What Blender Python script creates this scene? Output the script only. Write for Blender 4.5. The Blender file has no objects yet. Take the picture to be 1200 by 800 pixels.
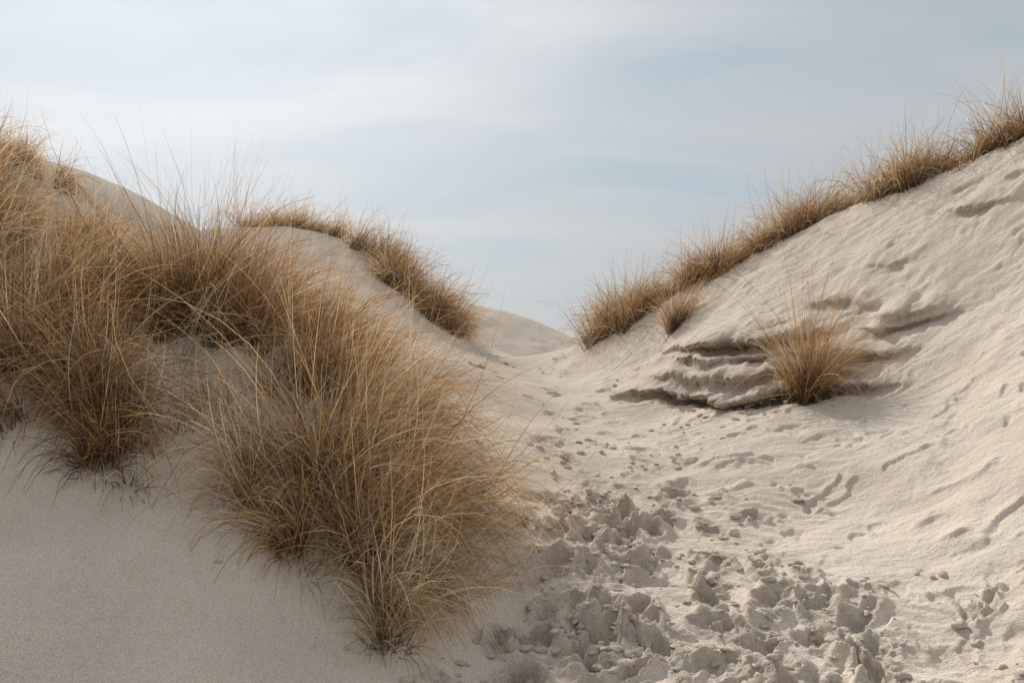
import bpy, math, numpy as np
from mathutils import Vector
EYE=1.6
rng=np.random.default_rng(7)
scene=bpy.context.scene

# ---------------------------------------------------------------- noise
_ga=np.random.default_rng(99).random(65536)*2*np.pi
GX=np.cos(_ga).astype(np.float32);GY=np.sin(_ga).astype(np.float32)
def perlin(x,y,seed=0):
    xf=np.floor(x);yf=np.floor(y);fx=(x-xf).astype(np.float32);fy=(y-yf).astype(np.float32)
    xi=xf.astype(np.int32)+seed*37;yi=yf.astype(np.int32)+seed*91
    x0=(xi&255)<<8;x1=((xi+1)&255)<<8;y0=yi&255;y1=(yi+1)&255
    def g(a,b,dx,dy):
        k=a|b
        return GX[k]*(fx-dx)+GY[k]*(fy-dy)
    u=fx*fx*fx*(fx*(fx*6-15)+10);v=fy*fy*fy*(fy*(fy*6-15)+10)
    a=g(x0,y0,0,0);a+=(g(x1,y0,1,0)-a)*u
    b=g(x0,y1,0,1);b+=(g(x1,y1,1,1)-b)*u
    return (a+(b-a)*v)*1.5
def fbm(x,y,o=4,seed=0,gain=.5):
    s=0;a=1
    for i in range(o):
        s=s+a*perlin(x*2**i,y*2**i,seed+i*17);a*=gain
    return s
def sst(a,b,x):
    t=np.clip((x-a)/(b-a),0,1);return t*t*(3-2*t)

# ---------------------------------------------------------------- terrain control points (z relative to eye)
C=np.array([
(0,0,-1.6),(-2,0,-1.5),(2,0,-1.6),(0,-5,-1.7),(-6,-4,-1.2),(6,-4,-1.2),(0,2.5,-1.62),
(0,4,-1.6),(1.2,4,-1.6),(2.34,3.9,-1.56),(.75,5,-1.5),(.65,6.5,-1.3),(.85,8.5,-1.02),(.92,11.5,-.69),(.56,14,-.42),(0,16,-.29),
(2.52,6.3,-1.26),(1.96,4.9,-1.47),(3.2,5.3,-1.06),(3.72,6.2,-.62),(4.5,7.5,0),(5.16,8.6,.86),(6,10,2.35),
(3.28,8.2,-.656),(2.4,8,-.8),(1.96,9.8,-.78),(5.5,11,2.2),(4.8,12,1.92),(4.03,12.6,1.51),(3.25,13,1.17),(2.43,13.5,.675),(1.45,14.5,.10),
(4.75,9.5,.95),(3.8,9.5,.19),(3.1,8.9,-.53),(3.09,10.3,.2),(2.6,10.3,0),(2.42,9.3,-.62),(2.16,12,0),(1.84,11.5,-.345),(1.28,12.8,-.38),
(6.6,9,2.43),(8,6,2.6),(7,13,1.6),(5.5,15,.8),(4,17,0),(2.5,19,-.8),(9,9,2.4),(10,14,1),(3.5,2,-1.0),(5,4,-.1),(6,0,-.3),(6,6,1.0),
(-1.8,3,-1.42),(-2.76,4.6,-.46),(-3.3,5.5,.275),(-4.1,6.6,1.1),(-4.3,7.2,1.5),(-3.92,8,1.56),(-3.61,8.6,1.42),(-3.1,8.6,1.07),(-2.5,8.6,.77),(-1.94,8.8,.44),(-1.49,9.3,.14),(-1.05,10.5,-.1),(-.6,12.5,-.31),
(-3.5,11,.6),(-2.2,11.5,0),(-5,10,1.3),(-6,8,2),(-8,6,2.3),(-7,11,1.5),(-5,4,.5),(-4,2,-.75),(-5,0,-.6),
(-.99,3.3,-1.5),(-1.29,4.3,-1.14),(-1.59,5.3,-.53),(-1.89,6.3,0),(-.555,3.7,-1.54),(-.75,5,-1.25),(-.53,6.6,-.95),(-.36,9,-.7),(-.95,6.3,-.63),(-1.31,7.3,-.146),
(-2.5,5,-.4),(-2.4,6,0),(-3.15,7,.7),(-2.55,7.3,.44),
(-5.4,18,2.3),(-3.85,17.5,2.19),(-2.9,17,1.78),(-1.98,16.5,1.07),(-1.28,16,.4),(-.62,15.5,-.12),
(-2.9,14.5,1.0),(-2,13.5,.4),(-1.3,13,0),(-5,14,1.1),(-6.5,16,2),(-4,21,1),(-2,20,.2),(-6,22,1.2),(0,20,-.8),(1,17,-.5),(-8,18,2),(.78,15.5,-.2),(1,19,-1),(0,22,-1),
(-5.4,30,2.4),(-1.8,30,1.4),(0,30,1.0),(1.2,30,.55),(2.1,30,.15),(4,30,-.8),(-1,25,-.2),(1.5,25,-.9),(-5,25,1.2),(-2,36,.2),(-6,38,.8),(2,38,-1),
(-12,30,1.5),(10,30,-1),(12,22,-.5),(-14,20,1),(-12,10,1.2),(-12,0,0),(14,8,1),(13,0,.3),(0,-14,-1.6),(-12,-10,-1),(12,-10,-1),(20,20,-1.5),(-22,20,-.5),(22,0,-1),(-22,0,-1),(0,46,-1.6),(-20,40,-1),(20,40,-1.6),(0,-26,-1.6),(-25,-20,-1.5),(25,-20,-1.5)
],float)
cc=.45
def phi(r2): return np.sqrt(r2+cc*cc)
n=len(C)
A=phi((C[:,None,0]-C[None,:,0])**2+(C[:,None,1]-C[None,:,1])**2)
A-=np.eye(n)*.02
W=np.linalg.solve(np.block([[A,np.ones((n,1))],[np.ones((1,n)),np.zeros((1,1))]]),np.append(C[:,2],0))
def base(x,y):
    out=np.full(x.shape,W[-1])
    for i in range(n): out+=W[i]*phi((x-C[i,0])**2+(y-C[i,1])**2)
    d=np.hypot(x,y-8)
    f=sst(30,46,d)
    far=-1.7+.9*fbm(x*.02,y*.02,3,5)*sst(40,90,d)
    return out*(1-f)+far*f
PY=np.array([0,3,4,5.7,7.5,10.5,14,16,20]);PX=np.array([.3,.4,.5,.75,.85,.9,.6,.1,0])
def pathd(x,y): return x-np.interp(y,PY,PX)
prints=[]
for i in range(96):
    y=2.6+4.4*rng.random()
    x=np.interp(y,PY,PX)+rng.normal(.05,.48)
    prints.append((x,y,rng.normal(0,.6),rng.uniform(.09,.18),rng.uniform(.05,.09),rng.uniform(.03,.085)))
for i in range(60):
    y=6.5+8.5*rng.random();x=np.interp(y,PY,PX)+rng.normal(0,.6)
    prints.append((x,y,rng.normal(0,.4),rng.uniform(.10,.15),rng.uniform(.06,.08),rng.uniform(.012,.026)))
for i in range(40):
    y=rng.uniform(3.2,5.6);x=rng.uniform(1.1,2.6)
    prints.append((x,y,rng.normal(0,.6),rng.uniform(.07,.14),rng.uniform(.035,.06),rng.uniform(.010,.035)))
for i in range(34):
    y=rng.uniform(2.8,5.0);x=rng.uniform(.2,1.9)
    prints.append((x,y,rng.normal(0,.6),rng.uniform(.12,.2),rng.uniform(.06,.1),rng.uniform(.03,.08)))
def detail(x,y,zb):
    d=np.hypot(x,y-8);near=1-sst(22,34,d)
    z=.05*fbm(x*.6,y*.6,3,3)
    pd=pathd(x,y)
    rt=sst(-.2,.9,pd-.1)
    steep=sst(-.75,.1,zb)*rt
    brk=sst(-.15,.2,fbm(x*2.3,y*2.3,2,45))
    p=-y*1.35+x*.15+.9*fbm(x*.6,y*.6,4,31,.5)
    t=p-np.floor(p);saw=np.where(t<.94,(t/.94)**1.8,(1-t)/.06)
    m=sst(.12,.5,fbm(x*.9+9,y*1.2,3,41))*(1-.8*steep)*brk
    z=z+.034*saw*m*(rt*.9+.06)*near
    p=-y*3.3+x*.7+1.3*fbm(x*1.0,y*1.0,4,51,.55)
    t=p-np.floor(p);saw=np.where(t<.92,(t/.92)**2,(1-t)/.08)
    m=sst(-.08,.3,fbm(x*1.5+3,y*1.9,3,61))*brk
    z=z+.026*saw*m*rt*near*(1-.15*steep)
    z=z+(.013*fbm(x*2.2,y*3.4,4,71)*(.3+rt)+.036*steep*fbm(x*1.3-y*.5,y*1.9+x*.9,4,73,.55))*near
    pit=sst(.32,.5,fbm(x*3.3,y*2.8,3,75))*sst(-.2,.2,fbm(x*.6,y*.6,2,76))
    z=z-.026*pit*rt*near
    z=z+.006*np.sin((y*.9+x*.45+.16*fbm(x*1.5,y*1.5,3,77))*50)*sst(-.25,.25,fbm(x*.5,y*.5,2,79))*(.2+.8*rt)*near*sst(16,6,d)
    pm=np.exp(-(pd/(.52+.02*y))**2)*sst(18,12,y)*sst(-1,2,y)
    z=z+pm*(.03*fbm(x*2.2,y*2.2,4,81,.5)-.01)*(.4+.6*sst(9,5,y))
    dist=np.zeros_like(x)
    wx=x+.06*fbm(x*4,y*4,3,91);wy=y+.06*fbm(x*4,y*4,3,95)
    rimn=np.clip(.55+1.3*fbm(x*5,y*5,2,97),0,1.6)
    kk=np.nonzero((np.abs(pd)<3)&(y>1.5)&(y<17))[0]
    wx=wx[kk];wy=wy[kk]
    for (px,py,a,L,w,dep) in prints:
        k=np.nonzero((np.abs(wx-px)<.45)&(np.abs(wy-py)<.45))[0]
        if len(k)==0: continue
        dx=wx[k]-px;dy=wy[k]-py;ca,sa=math.cos(a),math.sin(a);k=kk[k]
        u=(dx*ca+dy*sa)/w;v=(-dx*sa+dy*ca)/L
        r=np.sqrt(u*u+v*v)
        hh=-dep*(1-sst(.65,1.08,r))*(.7+.3*(v>0))+dep*.45*np.exp(-((r-1.4)/.3)**2)*rimn[k]
        z[k]+=hh
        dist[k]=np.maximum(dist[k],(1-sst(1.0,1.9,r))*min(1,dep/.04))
    c=fbm(x*3.4,y*3.4,3,101,.5)
    t=c*3.2;t=t-np.floor(t)
    z=z+(.016*sst(.0,.08,c)+.013*np.where(t<.87,t/.87,(1-t)/.13))*dist*sst(10,5,y)
    return z,dist,pm
def crust(x,y):
    m=np.exp(-(((x-2.65)/1.5)**2+((y-9.8)/1.4)**2)**1.5)
    m=np.maximum(m,1.0*np.exp(-(((x-3.9)/1.2)**2+((y-9.6)/.8)**2)**1.5))
    m=np.maximum(m,.8*np.exp(-(((x-5.3)/.8)**2+((y-10.3)/.9)**2)**1.5))
    return m
def ground(x,y):
    x=np.asarray(x,float);y=np.asarray(y,float)
    zb=base(x,y);dz,_,_=detail(x,y,zb);return zb+dz+EYE

# ---------------------------------------------------------------- terrain sheet
ang=np.concatenate([np.linspace(-38,38,900),np.linspace(38,322,120)[1:-1]])
ang=np.radians(ang)
rad=np.concatenate([np.geomspace(.3,2.8,20)[:-1],np.geomspace(2.8,13,860)[:-1],np.geomspace(13,36,150)[:-1],np.geomspace(36,4000,40)])
NA,NR=len(ang),len(rad)
AA,RR=np.meshgrid(ang,rad)
X=(np.sin(AA)*RR).ravel();Y=(np.cos(AA)*RR).ravel()
Zb=base(X,Y);dz,dist,pm=detail(X,Y,Zb)
Z=Zb+dz
m=crust(X,Y)
sel=m>.02
xs,ys,zs,ms=X[sel],Y[sel],Z[sel],m[sel]
wob=.07*fbm(xs*.9,ys*.9,3,121)+.03*fbm(xs*3.5,ys*3.5,4,127,.6)
sx=np.zeros_like(xs);sy=np.zeros_like(xs);sz=np.zeros_like(xs);fc=np.zeros_like(xs)
for k,(zl,amp) in enumerate([(-.50,.52),(-.36,.16),(-.18,.24),(.0,.38),(.16,.10),(.40,.10),(.75,.12),(1.3,.2),(1.6,.12),(1.85,.24),(2.05,.2)]):
    mk=ms*sst(-.15,.3,fbm(xs*.6+k*7,ys*.6,3,131+k)+(.6 if k in (0,3) else (.25 if k<4 else -.12)))
    tilt=.09 if k!=3 else .16
    s=zs-(zl+wob+.05*perlin(xs*.8,ys*.8,140+k)+tilt*(xs-2.7))
    a=amp*mk*sst(-.010,.02,s)*np.exp(-np.maximum(s,0)/.32)*(1+.3*fbm(xs*3,ys*3,3,151))
    sx-=.5*a;sy-=.86*a
    dp=.22 if k==0 else (.11 if k<4 else .08)
    sz-=dp*mk*np.exp(-((s+.05)/.06)**2)
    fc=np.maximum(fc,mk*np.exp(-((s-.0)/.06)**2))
X[sel]+=sx;Y[sel]+=sy;Z[sel]+=sz+.008*ms*np.maximum(fc,.3)*fbm(xs*7,ys*7,3,161,.6)
damp_shade=np.clip(dist*.8,0,1);damp_shade[sel]=np.maximum(damp_shade[sel],np.clip(fc*1.5,0,1.3))  # darkens colour: moist sand in footprints, painted shade on ledge faces and crevices
verts=np.empty((NA*NR+1,3),np.float32)
verts[:-1,0]=X;verts[:-1,1]=Y;verts[:-1,2]=Z+EYE
verts[-1]=(0,0,float(ground(np.array([0.]),np.array([0.]))[0]))
j=np.arange(NA);jn=(j+1)%NA
i=np.arange(NR-1)[:,None]
quads=np.stack([i*NA+j,(i)*NA+jn,(i+1)*NA+jn,(i+1)*NA+j],-1).reshape(-1,4)[:,::-1]
tris=np.stack([np.full(NA,NA*NR),jn,j],-1)[:, ::-1]
def mesh_from(name,verts,quads,tris=None,smooth=True):
    me=bpy.data.meshes.new(name)
    nq=len(quads);nt=0 if tris is None else len(tris)
    me.vertices.add(len(verts));me.vertices.foreach_set('co',np.asarray(verts,np.float32).ravel())
    li=quads.ravel()
    st=np.arange(nq)*4
    if nt:
        li=np.concatenate([li,tris.ravel()]);st=np.concatenate([st,nq*4+np.arange(nt)*3])
    me.loops.add(len(li));me.loops.foreach_set('vertex_index',li.astype(np.int32))
    me.polygons.add(nq+nt);me.polygons.foreach_set('loop_start',st.astype(np.int32))
    me.update(calc_edges=True)
    me.polygons.foreach_set('use_smooth',np.full(nq+nt,smooth))
    ob=bpy.data.objects.new(name,me);scene.collection.objects.link(ob);return ob
terrain=mesh_from('sand_dune_terrain',verts,quads,tris)
def addcol(ob,name,arr):
    at=ob.data.attributes.new(name,'FLOAT','POINT');at.data.foreach_set('value',arr.astype(np.float32))
addcol(terrain,'damp_shade',np.append(damp_shade,0))

# ---------------------------------------------------------------- materials
def newmat(name):
    mt=bpy.data.materials.new(name);mt.use_nodes=True;nt=mt.node_tree;nt.nodes.clear();return mt,nt,nt.nodes,nt.links
def sandmat(name,dark=1.0):
    mt,nt,N,L=newmat(name)
    out=N.new('ShaderNodeOutputMaterial');b=N.new('ShaderNodeBsdfDiffuse');L.new(b.outputs[0],out.inputs[0])
    b.inputs['Roughness'].default_value=.35
    tc=N.new('ShaderNodeTexCoord')
    def noise(sc,det=4,ro=.55):
        t=N.new('ShaderNodeTexNoise');t.inputs['Scale'].default_value=sc;t.inputs['Detail'].default_value=det;t.inputs['Roughness'].default_value=ro
        L.new(tc.outputs['Object'],t.inputs['Vector']);return t
    n1=noise(1.3,3);n2=noise(130,1,.7);n3=noise(26,2,.6)
    r=N.new('ShaderNodeValToRGB');r.color_ramp.elements[0].position=.3;r.color_ramp.elements[1].position=.72
    r.color_ramp.elements[0].color=(.64*dark,.55*dark,.465*dark,1);r.color_ramp.elements[1].color=(.74*dark,.65*dark,.56*dark,1)
    L.new(n1.outputs[0],r.inputs[0])
    r2=N.new('ShaderNodeValToRGB');r2.color_ramp.elements[0].position=.3;r2.color_ramp.elements[1].position=.6
    r2.color_ramp.elements[0].color=(.66,.64,.62,1);r2.color_ramp.elements[1].color=(1.05,1.04,1.03,1)
    L.new(n2.outputs[0],r2.inputs[0])
    mx=N.new('ShaderNodeMix');mx.data_type='RGBA';mx.blend_type='MULTIPLY';mx.inputs[0].default_value=.75
    L.new(r.outputs[0],mx.inputs[6]);L.new(r2.outputs[0],mx.inputs[7])
    at=N.new('ShaderNodeAttribute');at.attribute_name='damp_shade'
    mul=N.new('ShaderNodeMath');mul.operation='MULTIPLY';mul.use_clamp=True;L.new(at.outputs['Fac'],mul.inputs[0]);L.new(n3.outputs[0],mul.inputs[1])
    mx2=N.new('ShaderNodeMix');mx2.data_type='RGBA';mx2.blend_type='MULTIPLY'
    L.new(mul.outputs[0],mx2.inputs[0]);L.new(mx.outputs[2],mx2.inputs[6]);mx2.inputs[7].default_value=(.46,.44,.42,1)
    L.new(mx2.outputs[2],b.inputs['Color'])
    add=N.new('ShaderNodeMath');add.operation='MULTIPLY_ADD';L.new(n3.outputs[0],add.inputs[0]);add.inputs[1].default_value=2.2;L.new(n2.outputs[0],add.inputs[2])
    b1=N.new('ShaderNodeBump');b1.inputs['Strength'].default_value=.9;b1.inputs['Distance'].default_value=.007;L.new(add.outputs[0],b1.inputs['Height'])
    L.new(b1.outputs[0],b.inputs['Normal'])
    return mt
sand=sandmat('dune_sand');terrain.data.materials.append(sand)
clodm=sandmat('crusted_sand',.80)

mt,nt,N,L=newmat('dry_marram_grass')
out=N.new('ShaderNodeOutputMaterial')
at=N.new('ShaderNodeAttribute');at.attribute_name='tint'
d=N.new('ShaderNodeBsdfDiffuse')
tr=N.new('ShaderNodeBsdfTranslucent');ms_=N.new('ShaderNodeMixShader');ms_.inputs[0].default_value=.38
gl=N.new('ShaderNodeBsdfGlossy');gl.inputs['Roughness'].default_value=.42;gl.inputs['Color'].default_value=(.95,.86,.74,1)
ms2=N.new('ShaderNodeMixShader');ms2.inputs[0].default_value=.04
L.new(at.outputs['Color'],d.inputs[0]);L.new(at.outputs['Color'],tr.inputs[0])
L.new(d.outputs[0],ms_.inputs[1]);L.new(tr.outputs[0],ms_.inputs[2])
L.new(ms_.outputs[0],ms2.inputs[1]);L.new(gl.outputs[0],ms2.inputs[2]);L.new(ms2.outputs[0],out.inputs[0])
grassm=mt

# ---------------------------------------------------------------- grass
PAL=np.array([(.84,.67,.45),(.62,.37,.15),(.42,.20,.065),(.12,.058,.026)])
def grass(name,clumps,seed,K=8,w=.0052,tuft=110,sub=.035,bdark=.17):
    """clump: x,y,radius,count,length,spread,wind_x,wind_y,curl,pale"""
    g=np.random.default_rng(seed);R=[]
    V=[];CO=[]
    for (cx,cy,rad_,cnt,ln,spread,wx,wy,curl,pale) in clumps:
        nt_=max(3,int(cnt/tuft));ta=g.random(nt_)*2*np.pi;tr_=rad_*np.minimum(np.abs(g.normal(0,.75,nt_)),1.7)
        tx=cx+np.cos(ta)*tr_;ty=cy+np.sin(ta)*tr_
        tl=g.uniform(.55,1.15,nt_);tc=g.normal(0,.5,nt_);tlx=g.normal(0,.38,nt_);tly=g.normal(0,.3,nt_)
        pr=g.random(nt_)+.2;pr/=pr.sum()
        k=g.choice(nt_,cnt,p=pr)
        ox=g.normal(0,sub,cnt);oy=g.normal(0,sub,cnt)
        x=tx[k]+ox;y=ty[k]+oy
        z=ground(x,y)-.02
        L_=ln*tl[k]*np.clip(g.lognormal(-.24,.40,cnt),.2,1.45)
        fa=g.random(cnt)*2*np.pi;fm=np.abs(g.normal(0,.88,cnt))
        hx=(ox/sub*.45+(x-cx)/rad_*.5+np.cos(fa)*fm)*spread+wx+tlx[k]
        hy=(oy/sub*.45+(y-cy)/rad_*.5+np.sin(fa)*fm)*spread+wy+tly[k]
        hm=np.hypot(hx,hy)+1e-6
        th0=np.clip(hm*.42+g.normal(0,.1,cnt),0,1.35)
        kap=curl*np.clip(g.normal(.9,.8,cnt),-.2,3)*(L_/ln)*(.45+hm)
        hx/=hm;hy/=hm
        pos=np.stack([x,y,z],-1)
        fl=g.random(cnt)<.14
        kap=np.where(fl,kap+g.uniform(.8,2,cnt),kap)
        side=np.stack([-hy,hx,np.zeros(cnt)],-1)
        tw=g.uniform(-1.4,1.4,cnt)
        ph=g.normal(0,.55,cnt)
        ww=w*g.uniform(.4,1.35,cnt)
        kink=g.random(cnt)<.14;kt=g.uniform(.2,.8,cnt);ka=g.uniform(.4,1.6,cnt)
        pv=np.empty((cnt,K,2,3))
        for s in range(K):
            t=s/(K-1)
            th=np.minimum(th0+kap*t**1.4+np.where(kink&(t>kt),ka,0),2.6)
            dh=np.stack([hx*np.cos(ph*t)-hy*np.sin(ph*t),hx*np.sin(ph*t)+hy*np.cos(ph*t)],-1)
            T=np.concatenate([dh*np.sin(th)[:,None],np.cos(th)[:,None]],-1)
            if s: pos=pos+T*(L_/(K-1))[:,None]
            nb=np.cross(side,T)
            twt=tw+t*1.2*np.sign(tw)
            wd=side*np.cos(twt)[:,None]+nb*np.sin(twt)[:,None]
            hw=(ww*.5*(1-t**1.6*.88))[:,None]
            pv[:,s,0]=pos-wd*hw;pv[:,s,1]=pos+wd*hw
        V.append(pv.reshape(-1,3))
        c=np.clip(g.normal(1.5-pale*1.4,1.0,cnt)+tc[k],0,2.999)
        ci=np.floor(c).astype(int);cf=(c-ci)[:,None]
        col=PAL[ci]*(1-cf)+PAL[np.minimum(ci+1,3)]*cf
        gy=(g.random(cnt)<.06)[:,None]
        col=np.where(gy,col.mean(1,keepdims=True)*np.array([1.08,1.0,.88]),col)
        col=col*g.uniform(.6,1.12,cnt)[:,None]
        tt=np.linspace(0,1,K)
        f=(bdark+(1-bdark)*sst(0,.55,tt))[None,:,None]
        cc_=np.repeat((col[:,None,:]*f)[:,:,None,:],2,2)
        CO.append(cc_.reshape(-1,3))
        R.append(cnt)
    V=np.concatenate(V);CO=np.concatenate(CO);nb_=sum(R)
    b=np.arange(nb_)[:,None]*(K*2);s=np.arange(K-1)[None,:]*2
    o=b+s
    q=np.stack([o,o+1,o+3,o+2],-1).reshape(-1,4)
    ob=mesh_from(name,V,q,smooth=True)
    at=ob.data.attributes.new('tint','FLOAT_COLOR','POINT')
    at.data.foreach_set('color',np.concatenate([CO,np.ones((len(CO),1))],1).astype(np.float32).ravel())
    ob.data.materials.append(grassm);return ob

# near left dune: x,y,radius,count,length,spread,windx,windy,curl,pale
grass('marram_grass',[
 (-4.0,6.4,.45,2000,.56,.7,.7,-.1,1.1,.55),
 (-3.65,6.0,.45,2000,.66,.7,.6,-.2,1.1,.4),
 (-3.3,6.6,.4,1500,.55,.6,1.0,-.35,1.2,1.0),
 (-4.2,7.3,.35,800,.34,.6,.6,0,.9,.5),
 (-3.0,6.0,.4,1600,.68,.7,.5,-.3,1.1,.35),
 (-3.4,5.3,.4,1500,.7,.8,.5,-.3,1.1,.3),
 (-2.9,6.7,.35,1100,.5,.7,.6,-.3,1.2,.8),
 (-3.0,5.5,.3,900,.7,.9,.4,-.4,1.2,.4)],1)
grass('marram_grass',[
 (-2.4,6.3,.24,2600,1.0,.5,.12,0,.5,-.1),
 (-2.15,6.6,.22,1400,.9,.6,.3,0,.6,.0),
 (-1.95,6.2,.25,900,.85,.7,.3,-.1,.8,.15),
 (-1.95,7.3,.35,1200,.8,.7,.5,0,.8,.2),
 (-1.6,7.2,.3,1000,.8,.7,.6,0,.8,.25)],2)
grass('marram_grass',[
 (-2.5,5.15,.25,1800,.78,.8,.15,-.6,1.5,.2),
 (-2.85,5.2,.25,900,.75,.9,-.2,-.4,1.2,.6),
 (-2.3,4.9,.14,650,.7,.8,.15,-.9,1.8,.2),
 (-2.2,4.6,.10,320,.6,.8,.1,-.9,1.8,.2),
 (-2.75,4.8,.12,350,.6,.9,.0,-.7,1.6,.5)],3)
grass('marram_grass',[
 (-1.08,5.1,.2,1700,1.05,.9,.25,-.25,1.0,.2),
 (-.95,5.5,.22,950,1.05,.8,.95,-.05,.9,.2),
 (-1.2,6.0,.26,1200,.95,.7,.6,0,.8,.15),
 (-.85,6.2,.26,550,1.05,.7,1.5,0,.7,.35),
 (-1.25,6.8,.3,1000,.85,.7,.7,0,.8,.25),
 (-.85,4.7,.2,800,.9,1.0,.5,-.55,1.6,.6),
 (-.68,4.35,.14,360,.8,1.0,.5,-.7,1.7,.85),
 (-.58,4.1,.14,190,.65,1.0,.4,-.7,1.7,.6),
 (-1.15,4.7,.22,500,.8,1.0,-.1,-.5,1.4,.7),
 (-1.5,4.9,.22,350,.75,1.0,-.5,-.4,1.3,.8)],4)
# sparse long wind-blown stems around the big clump
grass('marram_grass',[(-.65,5.5,.38,420,1.15,.8,1.4,-.1,.8,.7),(-.45,5.9,.3,220,1.1,.7,1.5,0,.8,.6),(-.5,4.8,.35,280,.8,1.0,.9,-.4,1.3,.6),
 (-1.3,5.1,.45,320,1.1,1.2,-.3,-.5,1.2,1.0),(-1.85,5.2,.28,300,.55,1.0,.1,-.4,1.0,.6),(-1.6,5.7,.28,260,.6,.9,.1,-.3,1.0,.5),
 (-2.6,4.9,.4,200,.8,1.1,-.1,-.5,1.2,.9),(-3.0,5.6,.6,320,.9,1.0,.4,-.4,1.1,1.0)],5,tuft=14,w=.005,bdark=.5)
cl=[]
g=np.random.default_rng(5)
for (x,y) in [(-5.3,17.8),(-4.9,17.7),(-4.5,17.7),(-4.1,17.5),(-3.6,17.4)]:
    cl.append((x,y,.28,340,.75,.7,.5,0,.7,.4))
for (x,y) in [(-2.95,16.8),(-2.7,16.7),(-2.45,16.6),(-2.2,16.4),(-2.0,16.2),(-1.75,16.1),(-1.5,16),(-1.3,15.8),(-1.1,15.7),(-2.3,15.9),(-1.9,15.6),(-1.5,15.3)]:
    cl.append((x,y,.3,430,.85,.75,.5,-.1,.7,.15))
grass('marram_grass',cl,6,K=6,w=.010,tuft=70,sub=.06)
cl=[]
rl=np.array([(1.45,14.3),(2.43,13.5),(3.25,13.0),(4.03,12.6),(4.8,12),(5.5,11),(6.1,10)])
tt=np.linspace(0,6,40)
for i,t in enumerate(tt):
    x=np.interp(t,range(7),rl[:,0])+g.normal(0,.08);y=np.interp(t,range(7),rl[:,1])+g.normal(0,.14)
    sc=1 if t<1.0 else np.clip(.72+.5*math.sin(t*4.4)+g.normal(0,.15),.15,1.25)
    cl.append((x,y+.02,.22,int(380*sc),.72*(.5+.55*sc),.8,.3,-.1,.7,.15))
cl+=[(1.55,13.9,.28,650,.95,.7,.2,-.1,.7,.1),(1.9,13.6,.3,650,.95,.7,.25,-.1,.7,.1)]
grass('marram_grass',cl,8,K=6,w=.008,tuft=60,sub=.05)
grass('marram_grass',[(2.3,12.1,.11,550,1.0,.5,.12,-.1,.6,.1)],9,K=7,w=.006)
grass('marram_grass',[(3.0,8.75,.10,1300,1.3,.45,.1,-.1,.5,.15)],10,K=8,w=.005)

# ---------------------------------------------------------------- crusted sand clods
bpy.ops.mesh.primitive_ico_sphere_add(subdivisions=2,radius=1);tmp=bpy.context.object
tv=np.array([v.co[:] for v in tmp.data.vertices]);tf=np.array([p.vertices[:] for p in tmp.data.polygons])
bpy.data.objects.remove(tmp)
CV=[];CF=[];off=0
g=np.random.default_rng(12)
P=[]
for k in range(2200):
    q=g.random()
    if q<.75:
        p=prints[g.integers(0,len(prints))];a=g.random()*6.28;r=g.uniform(.6,2.0)
        if p[5]<.02 and g.random()<.7: continue
        x=p[0]+math.cos(a)*p[4]*r*1.3;y=p[1]+math.sin(a)*p[3]*r
    elif q<.93:
        y=3+6*g.random()**1.8;x=np.interp(y,PY,PX)+g.normal(0,.6)
    else:
        x=2.6+g.normal(0,.6);y=9.0+g.normal(0,.25)
    P.append((x,y,.006+.038*g.random()**2.6))
P=np.array(P);zz=ground(P[:,0],P[:,1])
for (x,y,s),z in zip(P,zz):
    v=tv.copy()
    nrm=g.normal(size=(5,3));nrm/=np.linalg.norm(nrm,axis=1)[:,None]
    for q in nrm:
        dd=v@q;lim=g.uniform(.35,.8);v=v-np.maximum(dd-lim,0)[:,None]*q
    v=v*(1+.07*g.normal(size=(len(v),1)))
    v=v*np.array([g.uniform(.7,1.5),g.uniform(.7,1.3),g.uniform(.3,.75)])*s
    a=g.random()*6.28;ca,sa=math.cos(a),math.sin(a)
    v=np.stack([v[:,0]*ca-v[:,1]*sa,v[:,0]*sa+v[:,1]*ca,v[:,2]],-1)
    CV.append(v+np.array([x,y,z+s*.1]));CF.append(tf+off);off+=len(v)
ob=mesh_from('sand_clods',np.concatenate(CV),np.zeros((0,4),int),np.concatenate(CF),smooth=True)
ob.data.materials.append(clodm)

# ---------------------------------------------------------------- light
SUN_AZ=math.radians(-26);SUN_EL=math.radians(35)
sd=Vector((math.sin(SUN_AZ)*math.cos(SUN_EL),math.cos(SUN_AZ)*math.cos(SUN_EL),math.sin(SUN_EL)))
sl=bpy.data.lights.new('sun','SUN');sl.energy=5.0;sl.angle=math.radians(.5);sl.color=(1,.955,.89)
so=bpy.data.objects.new('sun',sl);scene.collection.objects.link(so);so.rotation_euler=sd.to_track_quat('Z','Y').to_euler()
w=bpy.data.worlds.new('World');scene.world=w;w.use_nodes=True;nt=w.node_tree;N=nt.nodes;L=nt.links;N.clear()
out=N.new('ShaderNodeOutputWorld');bg=N.new('ShaderNodeBackground');L.new(bg.outputs[0],out.inputs[0])
bg.inputs['Strength'].default_value=.088
sky=N.new('ShaderNodeTexSky');sky.sky_type='NISHITA';sky.sun_disc=False;sky.sun_elevation=SUN_EL;sky.sun_rotation=SUN_AZ;sky.dust_density=1.0
tc=N.new('ShaderNodeTexCoord')
sep=N.new('ShaderNodeSeparateXYZ');L.new(tc.outputs['Generated'],sep.inputs[0])
def M(op,a,b=None):
    m_=N.new('ShaderNodeMath');m_.operation=op
    for k,v in enumerate((a,b)):
        if v is None: continue
        if isinstance(v,(int,float)): m_.inputs[k].default_value=v
        else: L.new(v,m_.inputs[k])
    return m_.outputs[0]
zz_=M('ADD',M('MAXIMUM',sep.outputs[2],0),.2)
cx=M('DIVIDE',sep.outputs[0],zz_);cy=M('DIVIDE',sep.outputs[1],zz_)
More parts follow.
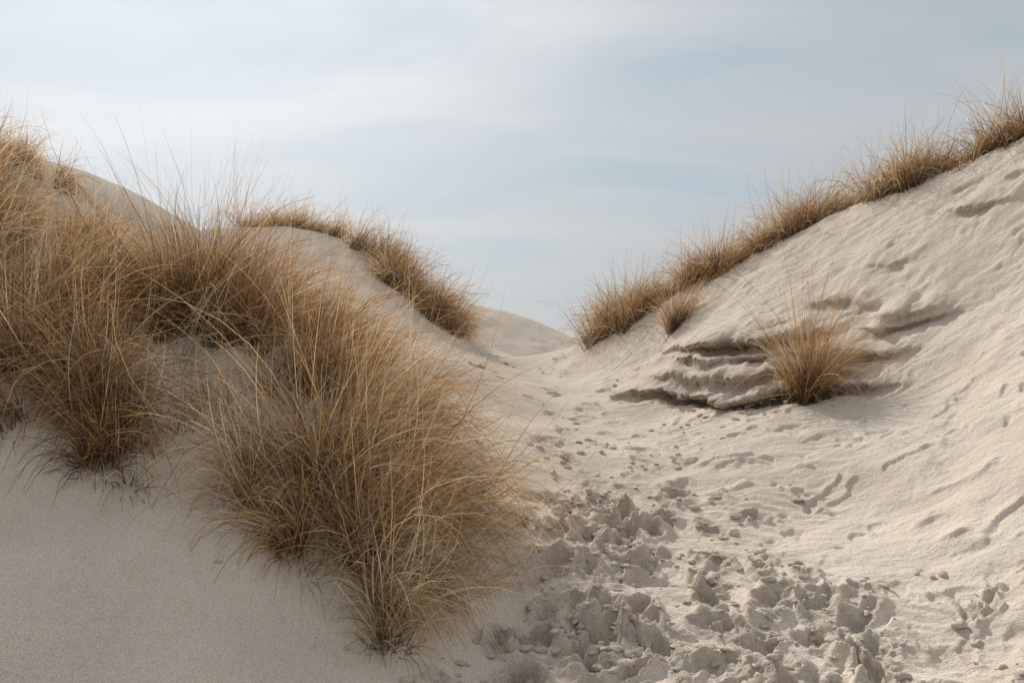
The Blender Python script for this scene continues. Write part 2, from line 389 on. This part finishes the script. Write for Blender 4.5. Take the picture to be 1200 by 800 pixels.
cmb=N.new('ShaderNodeCombineXYZ');L.new(cx,cmb.inputs[0]);L.new(cy,cmb.inputs[1])
mp=N.new('ShaderNodeMapping');mp.inputs['Rotation'].default_value=(0,0,math.radians(-34));mp.inputs['Scale'].default_value=(.45,1.0,1);mp.inputs['Location'].default_value=(.8,.3,0)
L.new(cmb.outputs[0],mp.inputs[0])
nz=N.new('ShaderNodeTexNoise');nz.inputs['Scale'].default_value=2.0;nz.inputs['Detail'].default_value=5;nz.inputs['Roughness'].default_value=.48;nz.inputs['Distortion'].default_value=.6
L.new(mp.outputs[0],nz.inputs['Vector'])
rp=N.new('ShaderNodeValToRGB');rp.color_ramp.elements[0].position=.30;rp.color_ramp.elements[1].position=.64
rp.color_ramp.elements[0].color=(.1,.1,.1,1);rp.color_ramp.elements[1].color=(1,1,1,1);L.new(nz.outputs[0],rp.inputs[0])
# forward scattering through the thin cirrus around the sun
dt=N.new('ShaderNodeVectorMath');dt.operation='DOT_PRODUCT';L.new(tc.outputs['Generated'],dt.inputs[0]);dt.inputs[1].default_value=sd
fs=M('POWER',M('MAXIMUM',dt.outputs['Value'],0),7.0)
br=M('ADD',M('MULTIPLY',fs,6.6),5.9)
cs=N.new('ShaderNodeVectorMath');cs.operation='SCALE';cs.inputs[0].default_value=(1.0,1.025,1.055);L.new(br,cs.inputs['Scale'])
vb=N.new('ShaderNodeVectorMath');vb.operation='SCALE';vb.inputs[0].default_value=(4.8,5.8,6.35);L.new(M('ADD',M('MULTIPLY',fs,.5),1.0),vb.inputs['Scale'])
veil=N.new('ShaderNodeMix');veil.data_type='RGBA';veil.inputs[0].default_value=.8;L.new(sky.outputs[0],veil.inputs[6]);L.new(vb.outputs[0],veil.inputs[7])
mx=N.new('ShaderNodeMix');mx.data_type='RGBA';L.new(rp.outputs[0],mx.inputs[0]);L.new(veil.outputs[2],mx.inputs[6]);L.new(cs.outputs[0],mx.inputs[7])
L.new(mx.outputs[2],bg.inputs['Color'])

# ---------------------------------------------------------------- camera
cam=bpy.data.cameras.new('camera');co=bpy.data.objects.new('camera',cam);scene.collection.objects.link(co)
co.location=(0,0,EYE);co.rotation_euler=(math.radians(90),0,0);cam.lens=30;cam.sensor_width=36;cam.clip_end=9000;cam.clip_start=.05
scene.camera=co
scene.view_settings.view_transform='Standard';scene.view_settings.look='None';scene.view_settings.exposure=0
